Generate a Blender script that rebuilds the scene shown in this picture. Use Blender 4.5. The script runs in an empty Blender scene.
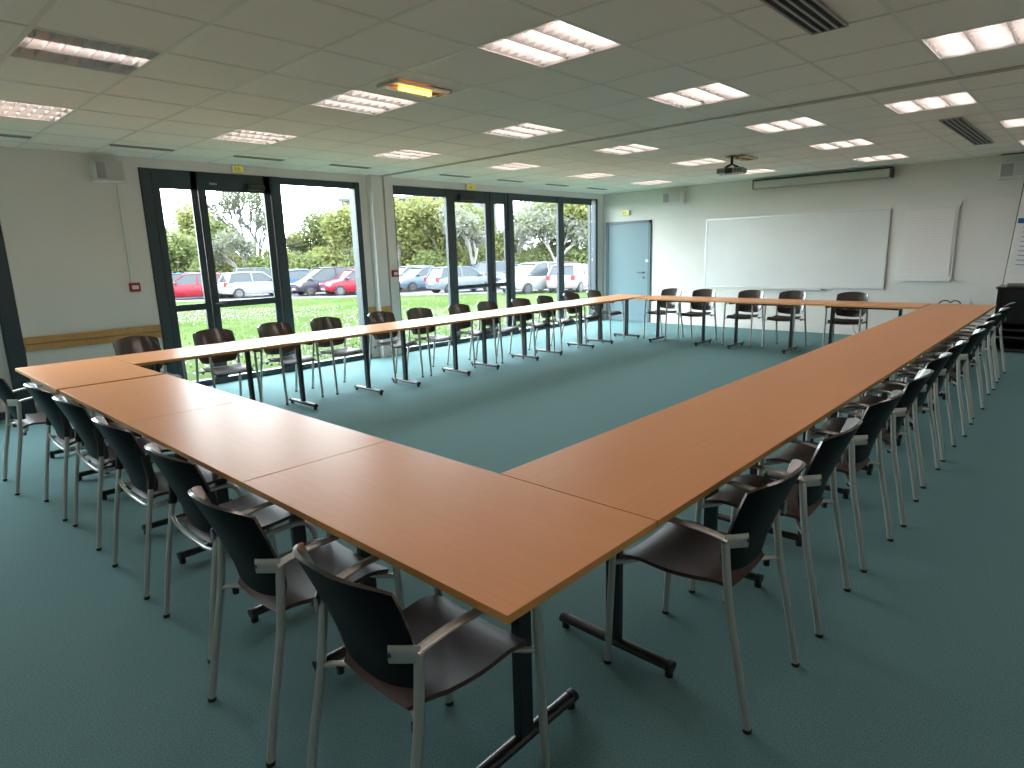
import bpy, bmesh, math, random
from mathutils import Vector, Matrix
C = bpy.context.scene.collection
PI = math.pi
random.seed(7)

# ------------------------------------------------------------------ helpers
def obj(name, bm, mats, parent=None, smooth=False, loc=None):
    me = bpy.data.meshes.new(name)
    bmesh.ops.recalc_face_normals(bm, faces=bm.faces[:])
    if smooth:
        for f in bm.faces: f.smooth = True
    bm.to_mesh(me); bm.free()
    if not isinstance(mats, (list, tuple)): mats = [mats]
    for m in mats: me.materials.append(m)
    if smooth: me.set_sharp_from_angle(angle=math.radians(42))
    o = bpy.data.objects.new(name, me); C.objects.link(o)
    if parent: o.parent = parent
    if loc: o.location = loc
    return o
def tag(o, label=None, cat=None, group=None, kind=None):
    if label: o['label'] = label
    if cat: o['category'] = cat
    if group: o['group'] = group
    if kind: o['kind'] = kind
    return o
def thing(name, label, cat, loc=(0, 0, 0), rz=0, group=None):
    o = bpy.data.objects.new(name, None); C.objects.link(o)
    o.location = loc; o.rotation_euler = (0, 0, rz); o.empty_display_size = .1
    return tag(o, label, cat, group)
def struct(name, loc=(0, 0, 0)):
    o = bpy.data.objects.new(name, None); C.objects.link(o); o.location = loc
    o['kind'] = 'structure'; return o
def dup(root, loc, rz, label, group=None):
    r = root.copy(); C.objects.link(r); r.location = loc; r.rotation_euler = (0, 0, rz)
    r['label'] = label
    if group: r['group'] = group
    for ch in list(root.children):
        c = ch.copy(); C.objects.link(c); c.parent = r
        for g in list(ch.children):
            d = g.copy(); C.objects.link(d); d.parent = c
    return r
def BM(): return bmesh.new()
def box(bm, a, b, mi=0, bev=0):
    x0, x1 = sorted((a[0], b[0])); y0, y1 = sorted((a[1], b[1])); z0, z1 = sorted((a[2], b[2]))
    vs = [bm.verts.new(p) for p in ((x0,y0,z0),(x1,y0,z0),(x1,y1,z0),(x0,y1,z0),(x0,y0,z1),(x1,y0,z1),(x1,y1,z1),(x0,y1,z1))]
    fs = [bm.faces.new([vs[i] for i in q]) for q in ((0,3,2,1),(4,5,6,7),(0,1,5,4),(1,2,6,5),(2,3,7,6),(3,0,4,7))]
    for f in fs: f.material_index = mi
    if bev:
        es = list({e for f in fs for e in f.edges})
        r = bmesh.ops.bevel(bm, geom=es, offset=bev, segments=2, affect='EDGES', profile=.6)
        for f in r['faces']: f.material_index = mi
    return vs
def spline(pts, n=6):
    P = [Vector(p) for p in pts]
    if len(P) < 3: return P
    out = []
    for i in range(len(P)-1):
        p0 = P[max(i-1,0)]; p1 = P[i]; p2 = P[i+1]; p3 = P[min(i+2,len(P)-1)]
        for k in range(n):
            t = k/n
            out.append(.5*((2*p1)+(-p0+p2)*t+(2*p0-5*p1+4*p2-p3)*t*t+(-p0+3*p1-3*p2+p3)*t**3))
    out.append(P[-1]); return out
def tube(bm, pts, r, seg=10, n=0, mi=0, sx=1, sy=1, up=(0,0,1), r2=None):
    """sweep an ellipse (r*sx, r*sy) along pts; r2 tapers to the end"""
    P = spline(pts, n) if n else [Vector(p) for p in pts]
    rings = []; N = len(P)
    for i, p in enumerate(P):
        t = (P[min(i+1,N-1)]-P[max(i-1,0)]).normalized()
        u = Vector(up)
        if abs(t.dot(u)) > .95: u = Vector((0,1,0)) if abs(t.y) < .9 else Vector((1,0,0))
        a = t.cross(u).normalized(); b = a.cross(t).normalized()
        rr = r if r2 is None else r+(r2-r)*i/(N-1)
        rings.append([bm.verts.new(p+a*math.cos(2*PI*k/seg)*rr*sx+b*math.sin(2*PI*k/seg)*rr*sy) for k in range(seg)])
    for i in range(N-1):
        for k in range(seg):
            f = bm.faces.new((rings[i][k],rings[i][(k+1)%seg],rings[i+1][(k+1)%seg],rings[i+1][k])); f.material_index = mi
    for rg in (rings[0][::-1], rings[-1]):
        f = bm.faces.new(rg); f.material_index = mi
def sheet(bm, fn, nu, nv, th, mi=0, mb=None):
    """solid curved shell; fn(u,v)->point, u,v in 0..1; thickness th to one side"""
    G = [[Vector(fn(i/nu, j/nv)) for j in range(nv+1)] for i in range(nu+1)]
    A = []; B = []
    for i in range(nu+1):
        ra = []; rb = []
        for j in range(nv+1):
            du = G[min(i+1,nu)][j]-G[max(i-1,0)][j]; dv = G[i][min(j+1,nv)]-G[i][max(j-1,0)]
            nn = du.cross(dv).normalized()
            ra.append(bm.verts.new(G[i][j])); rb.append(bm.verts.new(G[i][j]+nn*th))
        A.append(ra); B.append(rb)
    for i in range(nu):
        for j in range(nv):
            bm.faces.new((A[i][j],A[i+1][j],A[i+1][j+1],A[i][j+1])).material_index = mi
            bm.faces.new((B[i][j],B[i][j+1],B[i+1][j+1],B[i+1][j])).material_index = mi if mb is None else mb
    for i in range(nu):
        for j in (0, nv):
            bm.faces.new((A[i][j],A[i+1][j],B[i+1][j],B[i][j])).material_index = mi
    for j in range(nv):
        for i in (0, nu):
            bm.faces.new((A[i][j],A[i][j+1],B[i][j+1],B[i][j])).material_index = mi
def disc(bm, c, r, axis, th, seg=20, mi=0):
    c = Vector(c); ax = Vector(axis).normalized()
    tube(bm, [c-ax*th/2, c+ax*th/2], r, seg=seg, mi=mi)

# ------------------------------------------------------------------ materials
def mat(name, col, rough=.5, metal=0, spec=.5, noise=None, bump=None, emit=None, coat=0, coatr=.1, wood=False):
    """noise=(scale, second colour, detail); bump=(scale, strength)"""
    m = bpy.data.materials.new(name); m.use_nodes = True
    nt = m.node_tree; b = nt.nodes['Principled BSDF']
    b.inputs['Base Color'].default_value = (*col, 1); b.inputs['Roughness'].default_value = rough
    b.inputs['Metallic'].default_value = metal; b.inputs['Specular IOR Level'].default_value = spec
    b.inputs['Coat Weight'].default_value = coat; b.inputs['Coat Roughness'].default_value = coatr
    tc = nt.nodes.new('ShaderNodeTexCoord')
    if noise:
        n = nt.nodes.new('ShaderNodeTexNoise'); n.inputs['Scale'].default_value = noise[0]
        n.inputs['Detail'].default_value = noise[2] if len(noise) > 2 else 3
        mp = nt.nodes.new('ShaderNodeMapping')
        if wood: mp.inputs['Scale'].default_value = (.25, 6, 1)
        nt.links.new(tc.outputs['Object'], mp.inputs[0]); nt.links.new(mp.outputs[0], n.inputs['Vector'])
        r = nt.nodes.new('ShaderNodeValToRGB')
        r.color_ramp.elements[0].color = (*col, 1); r.color_ramp.elements[1].color = (*noise[1], 1)
        r.color_ramp.elements[0].position = .35; r.color_ramp.elements[1].position = .68
        nt.links.new(n.outputs['Fac'], r.inputs[0]); nt.links.new(r.outputs[0], b.inputs['Base Color'])
    if bump:
        n2 = nt.nodes.new('ShaderNodeTexNoise'); n2.inputs['Scale'].default_value = bump[0]; n2.inputs['Detail'].default_value = 4
        nt.links.new(tc.outputs['Object'], n2.inputs['Vector'])
        bp = nt.nodes.new('ShaderNodeBump'); bp.inputs['Strength'].default_value = bump[1]; bp.inputs['Distance'].default_value = .01
        nt.links.new(n2.outputs['Fac'], bp.inputs['Height']); nt.links.new(bp.outputs[0], b.inputs['Normal'])
    if emit:
        b.inputs['Emission Color'].default_value = (*emit[0], 1); b.inputs['Emission Strength'].default_value = emit[1]
    return m
M = {}
M['carpet'] = mat('carpet', (.105,.205,.213), .95, spec=.15, noise=(190,(.19,.335,.345),8), bump=(300,.3))
M['wall'] = mat('wall_paint', (.76,.73,.68), .75, spec=.3, noise=(2.2,(.78,.75,.70),2), bump=(120,.06))
M['wall_far'] = mat('far_wall_paint', (.70,.69,.64), .7, spec=.2, noise=(2,(.72,.71,.66),2), bump=(120,.05))
M['panel'] = mat('wall_panel_paint', (.73,.71,.66), .65, spec=.2, noise=(2,(.75,.73,.68),2), bump=(120,.04))  # lighter than the far wall; slight recess shading is put into this colour
M['tile'] = mat('ceiling_tile', (.87,.855,.80), .9, spec=.2, noise=(90,(.90,.885,.83),5), bump=(150,.25))
M['tbar'] = mat('ceiling_tbar', (.74,.74,.69), .45, spec=.4)
M['track'] = mat('partition_track', (.52,.46,.42), .3, metal=.3)
M['wood'] = mat('table_laminate', (.86,.38,.165), .36, spec=.16, noise=(14,(.89,.405,.18),6), wood=True)
M['edge'] = mat('table_edge_band', (.66,.31,.09), .4, spec=.5)
M['rail'] = mat('wood_rail', (.60,.33,.12), .45, noise=(6,(.52,.27,.09),4), wood=True)
M['blackmetal'] = mat('black_metal', (.012,.012,.014), .28, spec=.6)
M['rubber'] = mat('black_rubber', (.01,.01,.01), .6)
M['silver'] = mat('silver_paint', (.52,.51,.48), .34, metal=.55, spec=.5)
M['shell'] = mat('chair_shell_front', (.030,.019,.016), .3, spec=.5, coat=.9, coatr=.12)
M['shell_shaded'] = mat('chair_shell_rear_shaded', (.004,.0045,.0055), .42, spec=.13)  # same dark brown shell, its rear painted near-black for shade
M['seat'] = mat('chair_seat', (.075,.047,.042), .45, spec=.2, bump=(300,.08))
M['frame'] = mat('window_frame_paint', (.034,.054,.064), .4, spec=.5)
M['gasket'] = mat('black_gasket', (.012,.014,.016), .5)
M['white'] = mat('white_plastic', (.72,.71,.68), .4)
M['grey'] = mat('grey_plastic', (.36,.36,.35), .5)
M['lightgrey'] = mat('light_grey_plastic', (.52,.52,.50), .5)
M['mesh'] = mat('speaker_grille', (.34,.34,.33), .6, bump=(600,.3))
M['dark'] = mat('dark_plastic', (.03,.03,.032), .4)
M['alu'] = mat('aluminium', (.62,.63,.62), .35, metal=.8)
M['board'] = mat('whiteboard_enamel', (.74,.74,.70), .22, spec=.5, noise=(1.5,(.70,.70,.67),3))
M['paper'] = mat('flipchart_paper', (.78,.74,.70), .8)
M['ink'] = mat('pale_grey_ink', (.45,.45,.48), .8)
M['blueink'] = mat('blue_ink', (.18,.25,.5), .8)
M['bluemag'] = mat('blue_magnet', (.01,.10,.28), .4)
M['door'] = mat('blue_door_paint', (.12,.20,.225), .4, spec=.4)
M['doorf'] = mat('door_frame_paint', (.07,.115,.135), .45)
M['red'] = mat('red_plastic', (.35,.012,.02), .4)
M['yellow'] = mat('exit_diffuser', (.62,.55,.09), .4, emit=((.9,.75,.12),.12))
M['green'] = mat('exit_pictogram', (.12,.20,.03), .5)
M['tube'] = mat('fluorescent_tube', (.9,.9,.9), .4, emit=((1,.82,.76),6.5))
M['tubeoff'] = mat('unlit_tube', (.55,.56,.55), .3)
M['louvre'] = mat('louvre_aluminium', (.80,.79,.78), .3, metal=.35)
M['housing'] = mat('luminaire_housing', (.82,.80,.78), .5)
M['orange'] = mat('orange_lamp', (.9,.4,.05), .4, emit=((1,.30,.03),9))
M['orangeref'] = mat('amber_reflector', (.66,.56,.44), .25, metal=.5)
M['amber'] = mat('unlit_amber_lamp', (.50,.30,.08), .4)
M['slot'] = mat('slot_black', (.015,.016,.016), .7)
M['screenbox'] = mat('screen_case', (.50,.53,.49), .4)
M['blackwood'] = mat('black_lacquer', (.010,.009,.011), .25, spec=.5)
M['brownwood'] = mat('dark_brown_wood', (.04,.025,.022), .4)
M['cardboard'] = mat('khaki_plastic', (.20,.20,.15), .6)
# outdoors
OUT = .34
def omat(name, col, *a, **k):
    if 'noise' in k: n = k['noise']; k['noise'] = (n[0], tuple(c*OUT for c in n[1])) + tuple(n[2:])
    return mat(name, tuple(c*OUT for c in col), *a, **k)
M['concrete'] = omat('outdoor_concrete', (.42,.42,.39), .9, noise=(6,(.34,.34,.32),4))
M['asphalt'] = omat('asphalt', (.10,.10,.11), .9, noise=(3,(.13,.13,.14),5))
M['grass'] = omat('grass', (.095,.15,.048), .95, spec=.0, noise=(.35,(.15,.205,.08),8), bump=(30,.25))
M['grassbit'] = omat('grass_blades', (.16,.24,.08), .9, spec=.0)
M['daisy'] = omat('daisy_white', (.55,.56,.55), .7)
M['bark'] = omat('bark', (.26,.24,.22), .9, bump=(20,.5))
M['darkbark'] = omat('grey_bark', (.13,.13,.13), .9, bump=(20,.5))
M['birch'] = omat('pale_bark', (.42,.40,.36), .9, bump=(20,.5))
M['leafa'] = omat('yellow_green_leaves', (.38,.42,.13), .8, spec=.1, noise=(.6,(.50,.52,.20),3))
M['leafb'] = omat('fresh_green_leaves', (.30,.38,.13), .8, spec=.1, noise=(.6,(.40,.46,.19),3))
M['leafc'] = omat('grey_green_leaves', (.27,.31,.17), .8, spec=.1, noise=(.6,(.35,.39,.23),3))
M['blossom'] = omat('white_blossom', (.55,.56,.50), .8, spec=.2, noise=(1.5,(.28,.33,.14),3))
M['brick'] = omat('far_red_brick', (.17,.09,.07), .9)
M['block'] = omat('far_grey_block', (.17,.17,.18), .9)
M['blueroof'] = omat('far_blue_roof', (.10,.17,.28), .6)
M['farwin'] = omat('far_window_glass', (.10,.13,.16), .2)
M['carglass'] = omat('car_glass', (.07,.09,.11), .25, spec=.22)
M['tyre'] = omat('tyre', (.015,.015,.016), .8)
M['hub'] = omat('hub_cap', (.22,.22,.24), .3, metal=.6)
M['headlight'] = omat('headlight_glass', (.75,.78,.8), .15)
M['taillight'] = omat('taillight_glass', (.45,.02,.02), .2)
M['plate'] = omat('number_plate', (.75,.75,.72), .5)
for _k in ('leafa','leafb','leafc','blossom'):
    _n = M[_k].node_tree; _p = _n.nodes['Principled BSDF']; _t = _n.nodes.new('ShaderNodeBsdfTranslucent'); _m = _n.nodes.new('ShaderNodeMixShader'); _m.inputs[0].default_value = .45
    _c = _p.inputs['Base Color'].links[0].from_socket; _n.links.new(_c, _t.inputs[0]); _n.links.new(_p.outputs[0], _m.inputs[1]); _n.links.new(_t.outputs[0], _m.inputs[2])
    _n.links.new(_m.outputs[0], _n.nodes['Material Output'].inputs[0])
def glass_mat():
    m = bpy.data.materials.new('window_glass'); m.use_nodes = True
    nt = m.node_tree; nt.nodes.clear()
    o = nt.nodes.new('ShaderNodeOutputMaterial'); mx = nt.nodes.new('ShaderNodeMixShader')
    t = nt.nodes.new('ShaderNodeBsdfTransparent'); g = nt.nodes.new('ShaderNodeBsdfGlossy')
    t.inputs[0].default_value = (.94,.965,.955,1); g.inputs['Roughness'].default_value = .01
    lw = nt.nodes.new('ShaderNodeLayerWeight'); lw.inputs['Blend'].default_value = .5
    pw = nt.nodes.new('ShaderNodeMath'); pw.operation = 'POWER'; pw.inputs[1].default_value = 5
    ma = nt.nodes.new('ShaderNodeMath'); ma.operation = 'MULTIPLY_ADD'; ma.inputs[1].default_value = .8; ma.inputs[2].default_value = .04
    nt.links.new(lw.outputs['Facing'], pw.inputs[0]); nt.links.new(pw.outputs[0], ma.inputs[0]); nt.links.new(ma.outputs[0], mx.inputs[0]); nt.links.new(t.outputs[0], mx.inputs[1]); nt.links.new(g.outputs[0], mx.inputs[2])
    nt.links.new(mx.outputs[0], o.inputs[0]); return m
M['glass'] = glass_mat()

# ------------------------------------------------------------------ dimensions
XW, YF, H = -7.28, 10.90, 2.728        # window wall, far wall, ceiling
XR, YB = 2.9, -3.2                      # right wall and wall behind the camera
TH, TW, TL = .74, .673, 1.373           # table height, width, length
ROOF = 3.1

# floor, walls
bm = BM(); box(bm, (XW-.05, YB-.2, -.2), (XR+.2, YF+.2, 0)); tag(obj('floor', bm, M['carpet']), kind='structure')
bm = BM(); box(bm, (XW-.25, YB-.2, ROOF), (XR+.2, YF+.2, ROOF+.15)); tag(obj('trim_light_block_slab', bm, M['concrete']), kind='structure')  # unseen slab, added to keep sky light out of the fixture holes
W1 = (1.69, 4.64); W2 = (5.22, 10.70); WZ = 2.62; W3 = (-2.2, .36)
bm = BM()
xo = XW-.25
for y0, y1 in ((YB-.2, W3[0]), (W3[1], W1[0]), (W1[1], W2[0]), (W2[1], YF+.2)): box(bm, (xo, y0, 0), (XW, y1, ROOF))
for y0, y1 in (W1, W2, W3): box(bm, (xo, y0, WZ), (XW, y1, ROOF))
tag(obj('wall_left', bm, M['wall']), kind='structure')
bm = BM(); box(bm, (XW, YF, 0), (XR, YF+.2, ROOF)); tag(obj('wall_far', bm, M['wall_far']), kind='structure')
bm = BM(); box(bm, (-6.02, YF-.018, .0), (XR, YF, 2.115)); tag(obj('trim_far_wall_panel', bm, M['panel']), kind='structure')
bm = BM(); box(bm, (-6.0, YF-.045, .0), (XR, YF-.0185, .12), bev=.004); tag(obj('baseboard_far', bm, M['panel']), kind='structure')
bm = BM(); box(bm, (XR, YB-.2, 0), (XR+.2, YF+.2, ROOF)); tag(obj('wall_right', bm, M['wall']), kind='structure')
bm = BM(); box(bm, (XW, YB-.2, 0), (XR, YB, ROOF)); tag(obj('wall_back', bm, M['wall']), kind='structure')
# pilaster and partition pocket between the two windows
bm = BM(); box(bm, (XW, 4.77, 0), (XW+.13, 4.965, H), bev=.004); tag(obj('trim_pilaster', bm, M['white']), kind='structure')
bm = BM(); box(bm, (XW, 4.967, 0), (XW+.05, 5.0, H)); tag(obj('trim_pocket_gap', bm, M['slot']), kind='structure')
bm = BM(); box(bm, (XW, 5.002, 0), (XW+.12, 5.16, H), bev=.004); tag(obj('trim_partition_jamb', bm, M['white']), kind='structure')
# wooden dado rails
bm = BM(); box(bm, (XW, .365, .675), (XW+.025, 1.685, .745), bev=.004); box(bm, (XW, .365, .752), (XW+.03, 1.685, .82), bev=.004)
tag(obj('trim_wooden_dado_rail', bm, M['rail']), kind='structure')
bm = BM(); box(bm, (XW+.131, 4.775, .665), (XW+.15, 4.96, .79), bev=.004); box(bm, (XW, 4.645, .665), (XW+.02, 4.765, .79), bev=.003)
tag(obj('trim_wooden_pilaster_rail', bm, M['rail']), kind='structure')
bm = BM(); box(bm, (XW, .365, 0), (XW+.012, 1.685, .09)); tag(obj('baseboard_left', bm, M['grey']), kind='structure')

# ------------------------------------------------------------------ windows
def window(name, y0, y1, posts, heads, transoms, leaf=None, panel=None):
    """posts: (ya, yb, depth); heads: (ya, yb, zbottom)"""
    w = struct(name)
    x0, x1 = XW-.05, XW-.005
    bm = BM()
    for a, b, d in posts: box(bm, (x0, a, 0), (x1+d, b, WZ-.002), bev=.004)
    for a, b, z in heads: box(bm, (x0+.012, a, z), (x1-.012, b, WZ-.004))
    box(bm, (x0-.03, y0, 0), (x1+.02, y1, .075), bev=.004)
    for a, b, z, z2 in transoms: box(bm, (x0+.015, a, z), (x1-.015, b, z2), bev=.003)
    obj('window_frame', bm, M['frame'], w)
    bm = BM(); box(bm, (XW-.25, y0+.0005, 0), (x0-.0005, y0+.02, WZ-.001)); box(bm, (XW-.25, y1-.02, 0), (x0-.0005, y1-.0005, WZ-.001)); box(bm, (XW-.25, y0+.021, WZ-.02), (x0-.0005, y1-.021, WZ-.0005))
    obj('window_reveal', bm, M['frame'], w)
    bm = BM()      # black gasket lines along the posts
    for a, b, d in posts:
        box(bm, (x1+d, a+.004, .02), (x1+d+.003, a+.012, WZ-.03)); 
    obj('gasket', bm, M['gasket'], w)
    return w
def pane(w, a, b, z0, z1):
    bm = BM(); box(bm, (XW-.022, a-.01, z0-.01), (XW-.016, b+.01, z1+.01)); obj('window_pane', bm, M['glass'], w)
w1 = window('window_1', *W1,
    posts=[(1.69,1.81,.015),(1.815,1.905,-.012),(2.25,2.325,-.012),(2.33,2.42,.0),(3.17,3.255,-.012),(3.26,3.40,.015),(4.545,4.635,.015)],
    heads=[(1.90,3.30,2.40),(3.40,4.55,2.525)], transoms=[(1.90,2.25,.955,1.035),(2.42,3.18,.965,1.045)])
for a, b, z0, z1 in ((1.90,2.25,1.035,2.40),(1.90,2.25,.075,.955),(2.42,3.17,1.045,2.40),(2.42,3.17,.075,.965),(3.40,4.545,.075,2.525)): pane(w1, a, b, z0, z1)
bm = BM(); box(bm, (XW-.0, 2.93, 2.425), (XW+.07, 3.15, 2.50), bev=.008); obj('door_closer', bm, M['dark'], w1)
bm = BM(); box(bm, (XW-.0, 2.335, .86), (XW+.015, 2.375, 1.08), bev=.004); tube(bm, [(XW+.01,2.355,1.02),(XW+.055,2.355,1.02),(XW+.055,2.46,1.02)], .009); obj('door_handle', bm, M['dark'], w1)
bm = BM(); box(bm, (XW-.0, 2.47, 2.47), (XW+.005, 2.56, 2.495)); obj('maker_plate', bm, M['grey'], w1)
w2 = window('window_2', *W2,
    posts=[(5.22,5.27,.0),(6.33,6.43,.01),(6.435,6.54,-.01),(7.27,7.37,-.01),(7.375,7.48,.0),(7.76,7.84,-.01),(7.845,7.99,.01),(9.32,9.50,.01),(10.50,10.52,-.07),(10.62,10.695,.01)],
    heads=[(5.27,6.33,2.48),(6.54,7.76,2.41),(7.99,9.32,2.49),(9.5,10.5,2.49)], transoms=[(6.54,7.27,.94,1.01),(7.48,7.76,.93,1.0)])
for a, b, z0, z1 in ((5.27,6.33,.075,2.48),(6.54,7.27,1.01,2.41),(6.54,7.27,.075,.94),(7.48,7.76,1.0,2.41),(7.48,7.76,.075,.93),(7.99,9.32,.075,2.49),(9.5,10.5,.075,2.49),(10.52,10.62,.075,2.49)): pane(w2, a, b, z0, z1)
bm = BM(); box(bm, (XW-.0, 6.60, 2.44), (XW+.07, 6.95, 2.54), bev=.008); obj('door_closer', bm, M['dark'], w2)
bm = BM(); box(bm, (XW-.0, 7.40, .86), (XW+.015, 7.44, 1.08), bev=.004); tube(bm, [(XW+.01,7.42,1.02),(XW+.055,7.42,1.02),(XW+.055,7.32,1.02)], .009); obj('door_handle', bm, M['dark'], w2)
w3 = window('window_3', *W3,
    posts=[(-2.2,-2.05,.01),(-.95,-.8,.01),(.20,.355,.01)],
    heads=[(-2.05,-.95,2.45),(-.8,.2,2.45)], transoms=[(-.8,.2,.97,1.06),(-2.05,-.95,.97,1.06)])
for a, b in ((-2.05,-.95),(-.8,.2)): pane(w3, a, b, 1.06, 2.45)
bm = BM()
for a, b in ((-2.05,-.95),(-.8,.2)): box(bm, (XW-.075, a, .075), (XW-.045, b, .97))
tag(obj('lower_panel', bm, M['white'], w3), 'pale solid lower panel of the window')

# ------------------------------------------------------------------ ceiling
GX = [-1.30+.622*k for k in range(-7, 11)]; GY = [1.85+.624*k for k in range(-9, 16)]
LX = {-5: 0, -3: 0, -1: 0}
lights = []
def cell(i, j): return (-1.30+.622*i, 1.85+.624*j)      # lower-left corner of a ceiling cell
for ci in (-7, -4, -1):
    for cj in (-3, 0, 3, 6, 9, 12): lights.append((ci, cj))
lights += [(2, 3), (1, 6), (2, 9), (2, 0), (2, 12), (2, -3), (-1, -6), (-4, -6), (-7, -6), (2,-6), (5,0), (5,6)]  # seen lights first, the rest unseen and added for room lighting
lightset = set(lights)
heat = {(-3, 0), (-3, 9)}
bm = BM()
xs = [XW]+[x for x in (-1.30+.622*i for i in range(-12, 9)) if XW < x < XR]+[XR]
ys = [YB]+[y for y in (1.85+.624*j for j in range(-12, 18)) if YB < y < YF]+[YF]
for a, b in zip(xs, xs[1:]):
    for c, d in zip(ys, ys[1:]):
        i = round(((a+b)/2+1.30)/.622-.5); j = round(((c+d)/2-1.85)/.624-.5)
        if (i, j) in lightset and b-a > .6 and d-c > .6: continue
        box(bm, (a, c, H), (b, d, H+.015))
tag(obj('ceiling', bm, M['tile']), kind='structure')
bm = BM()
for x in xs[1:-1]: box(bm, (x-.011, YB, H-.0035), (x+.011, YF, H-.0005))
for y in ys[1:-1]:
    for a, b in zip(xs, xs[1:]): box(bm, (a+.011, y-.011, H-.0035), (b-.011, y+.011, H-.0005))
tag(obj('trim_ceiling_grid', bm, M['tbar']), kind='structure')
bm = BM()
box(bm, (XW+.01, 4.945, H-.016), (XR, 4.960, H-.0006)); box(bm, (XW+.01, 4.985, H-.016), (XR, 5.0, H-.0006)); box(bm, (XW+.01, 4.96, H-.006), (XR, 4.985, H-.0006), mi=0)
tag(obj('trim_partition_track', bm, [M['track'], M['slot']]), kind='structure')

# recessed luminaires
def make_light(full=True):
    t = thing('ceiling_light', 'x', 'ceiling light')
    a, b = .298, .299
    bm = BM()
    box(bm, (-a, -b, .075), (a, b, .085))
    for s in (-1, 1):
        box(bm, (s*a, -b, -.002), (s*(a+.008), b, .085)); box(bm, (-a, s*b, -.002), (a, s*(b+.008), .085))
    obj('housing', bm, M['housing'], t)
    for k, x in enumerate((-.2, 0, .2)):
        lit = full or k == 1
        bm = BM(); tube(bm, [(x, -.27, .05), (x, .27, .05)], .013, seg=8)
        obj('fluorescent_tube', bm, M['tube'] if lit else M['tubeoff'], t, smooth=True)
    bm = BM()
    for x in (-.2, 0, .2):
        for s in (-1, 1):
            v = [bm.verts.new(p) for p in ((x+s*.098,-b,.003),(x+s*.098,b,.003),(x+s*.07,b,.04),(x+s*.07,-b,.04))]
            bm.faces.new(v)
            v2 = [bm.verts.new(p) for p in ((x+s*.07,-b,.04),(x+s*.07,b,.04),(x+s*.03,b,.068),(x+s*.03,-b,.068))]
            bm.faces.new(v2)
        for k in range(8):
            y = -b+2*b*(k+.5)/8
            box(bm, (x-.092, y-.0012, .004), (x+.092, y+.0012, .032))
    obj('louvre', bm, M['louvre'], t)
    return t
L_full = make_light(); L_one = make_light(False)
colname = {-7: 'column nearest the windows', -4: 'second column from the windows', -1: 'third column from the windows', 1: 'right-hand column', 2: 'right-hand column', 5: 'added unseen column beside the right-hand wall'}
rowname = {-6: 'added unseen behind the viewpoint', -3: 'first row from the viewpoint', 0: 'second row', 3: 'third row', 6: 'fourth row', 9: 'fifth row', 12: 'last row before the far wall'}
used = {}
for n, (ci, cj) in enumerate(lights):
    x, y = cell(ci, cj)
    one = (ci, cj) == (-4, -3)
    lab = f'recessed louvred square light, {colname[ci]}, {rowname[cj]}'
    loc = (x+.311, y+.312, H)
    if one:
        L_one.location = loc; L_one['label'] = 'recessed louvred light with only its middle tube lit, upper left'; L_one['group'] = 'recessed ceiling lights'
    elif 'f' not in used:
        used['f'] = 1; L_full.location = loc; L_full['label'] = lab; L_full['group'] = 'recessed ceiling lights'
    else: dup(L_full, loc, 0, lab, 'recessed ceiling lights')

# orange lamp (lit) and the unlit one
def heater(ci, cj, lit):
    x, y = cell(ci, cj); x += .311; y += .312
    t = thing('amber_lamp', 'glowing orange lamp recessed in a ceiling tile beside a louvred light' if lit else 'unlit brownish amber lamp in the ceiling by the projector', 'ceiling lamp', (x, y, H))
    bm = BM()
    for s in (-1, 1):
        sheet(bm, lambda u, v, s=s: (s*(.035+.085*u), -.24+.48*v, -.012-.022*(1-u)*0-.03*u*(1-u)), 5, 2, .003)
    for s in (-1, 1): box(bm, (-.12, s*.24, -.022), (.12, s*.246, -.004))
    box(bm, (-.125, -.246, -.004), (.125, .246, -.0037+.0004))
    obj('reflector', bm, M['orangeref'] if lit else M['amber'], t, smooth=True)
    bm = BM(); tube(bm, [(0,-.14,-.024),(0,.14,-.024)], .015, seg=10); obj('bulb', bm, M['orange'] if lit else M['amber'], t, smooth=True)
    return t
heater(-3, 0, True); heater(-3, 9, False)

# ceiling vents
def vent(x0, x1, y0, y1, n, label):
    t = thing('ceiling_vent', label, 'vent', ((x0+x1)/2, (y0+y1)/2, H)); a = (x1-x0)/2; b = (y1-y0)/2
    bm = BM(); box(bm, (-a, -b, -.008), (a, b, -.0045)); obj('backing', bm, M['slot'], t)
    bm = BM()
    for k in range(n+1):
        x = -a+2*a*k/n; box(bm, (x-.006, -b, -.016), (x+.006, b, -.0085))
    for s in (-1, 1): box(bm, (-a-.006, s*b, -.016), (a+.006, s*(b+.01), -.0045))
    obj('grille', bm, M['grey'], t)
vent(-.455, -.275, 1.25, 3.085, 4, 'long four-slot ceiling vent at the top, in front of the partition track')
vent(-.455, -.275, 6.86, 9.2, 4, 'four-slot ceiling vent on the right, near the far wall')
slotproto = None
slot_y = [-.022, 1.226, 2.474, 3.722, 5.594, 6.842, 8.09, 9.338]
sn = ['first', 'second', 'third', 'fourth', 'fifth', 'sixth', 'seventh', 'eighth']
for k, y in enumerate(slot_y):
    lab = f'narrow black slot diffuser in the ceiling by the windows, {sn[k]} from the left'
    if slotproto is None:
        t = thing('slot_diffuser', lab, 'vent', (-6.55, y+.31, H), 0, 'slot diffusers along the window wall')
        bm = BM(); box(bm, (-.028, -.298, -.008), (.028, .298, -.0002)); obj('slot', bm, M['slot'], t)
        bm = BM()
        for s in (-1, 1): box(bm, (s*.028, -.298, -.013), (s*.036, .298, -.0002))
        obj('rim', bm, M['grey'], t); slotproto = t
    else: dup(slotproto, (-6.55, y+.31, H), 0, lab)
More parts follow.
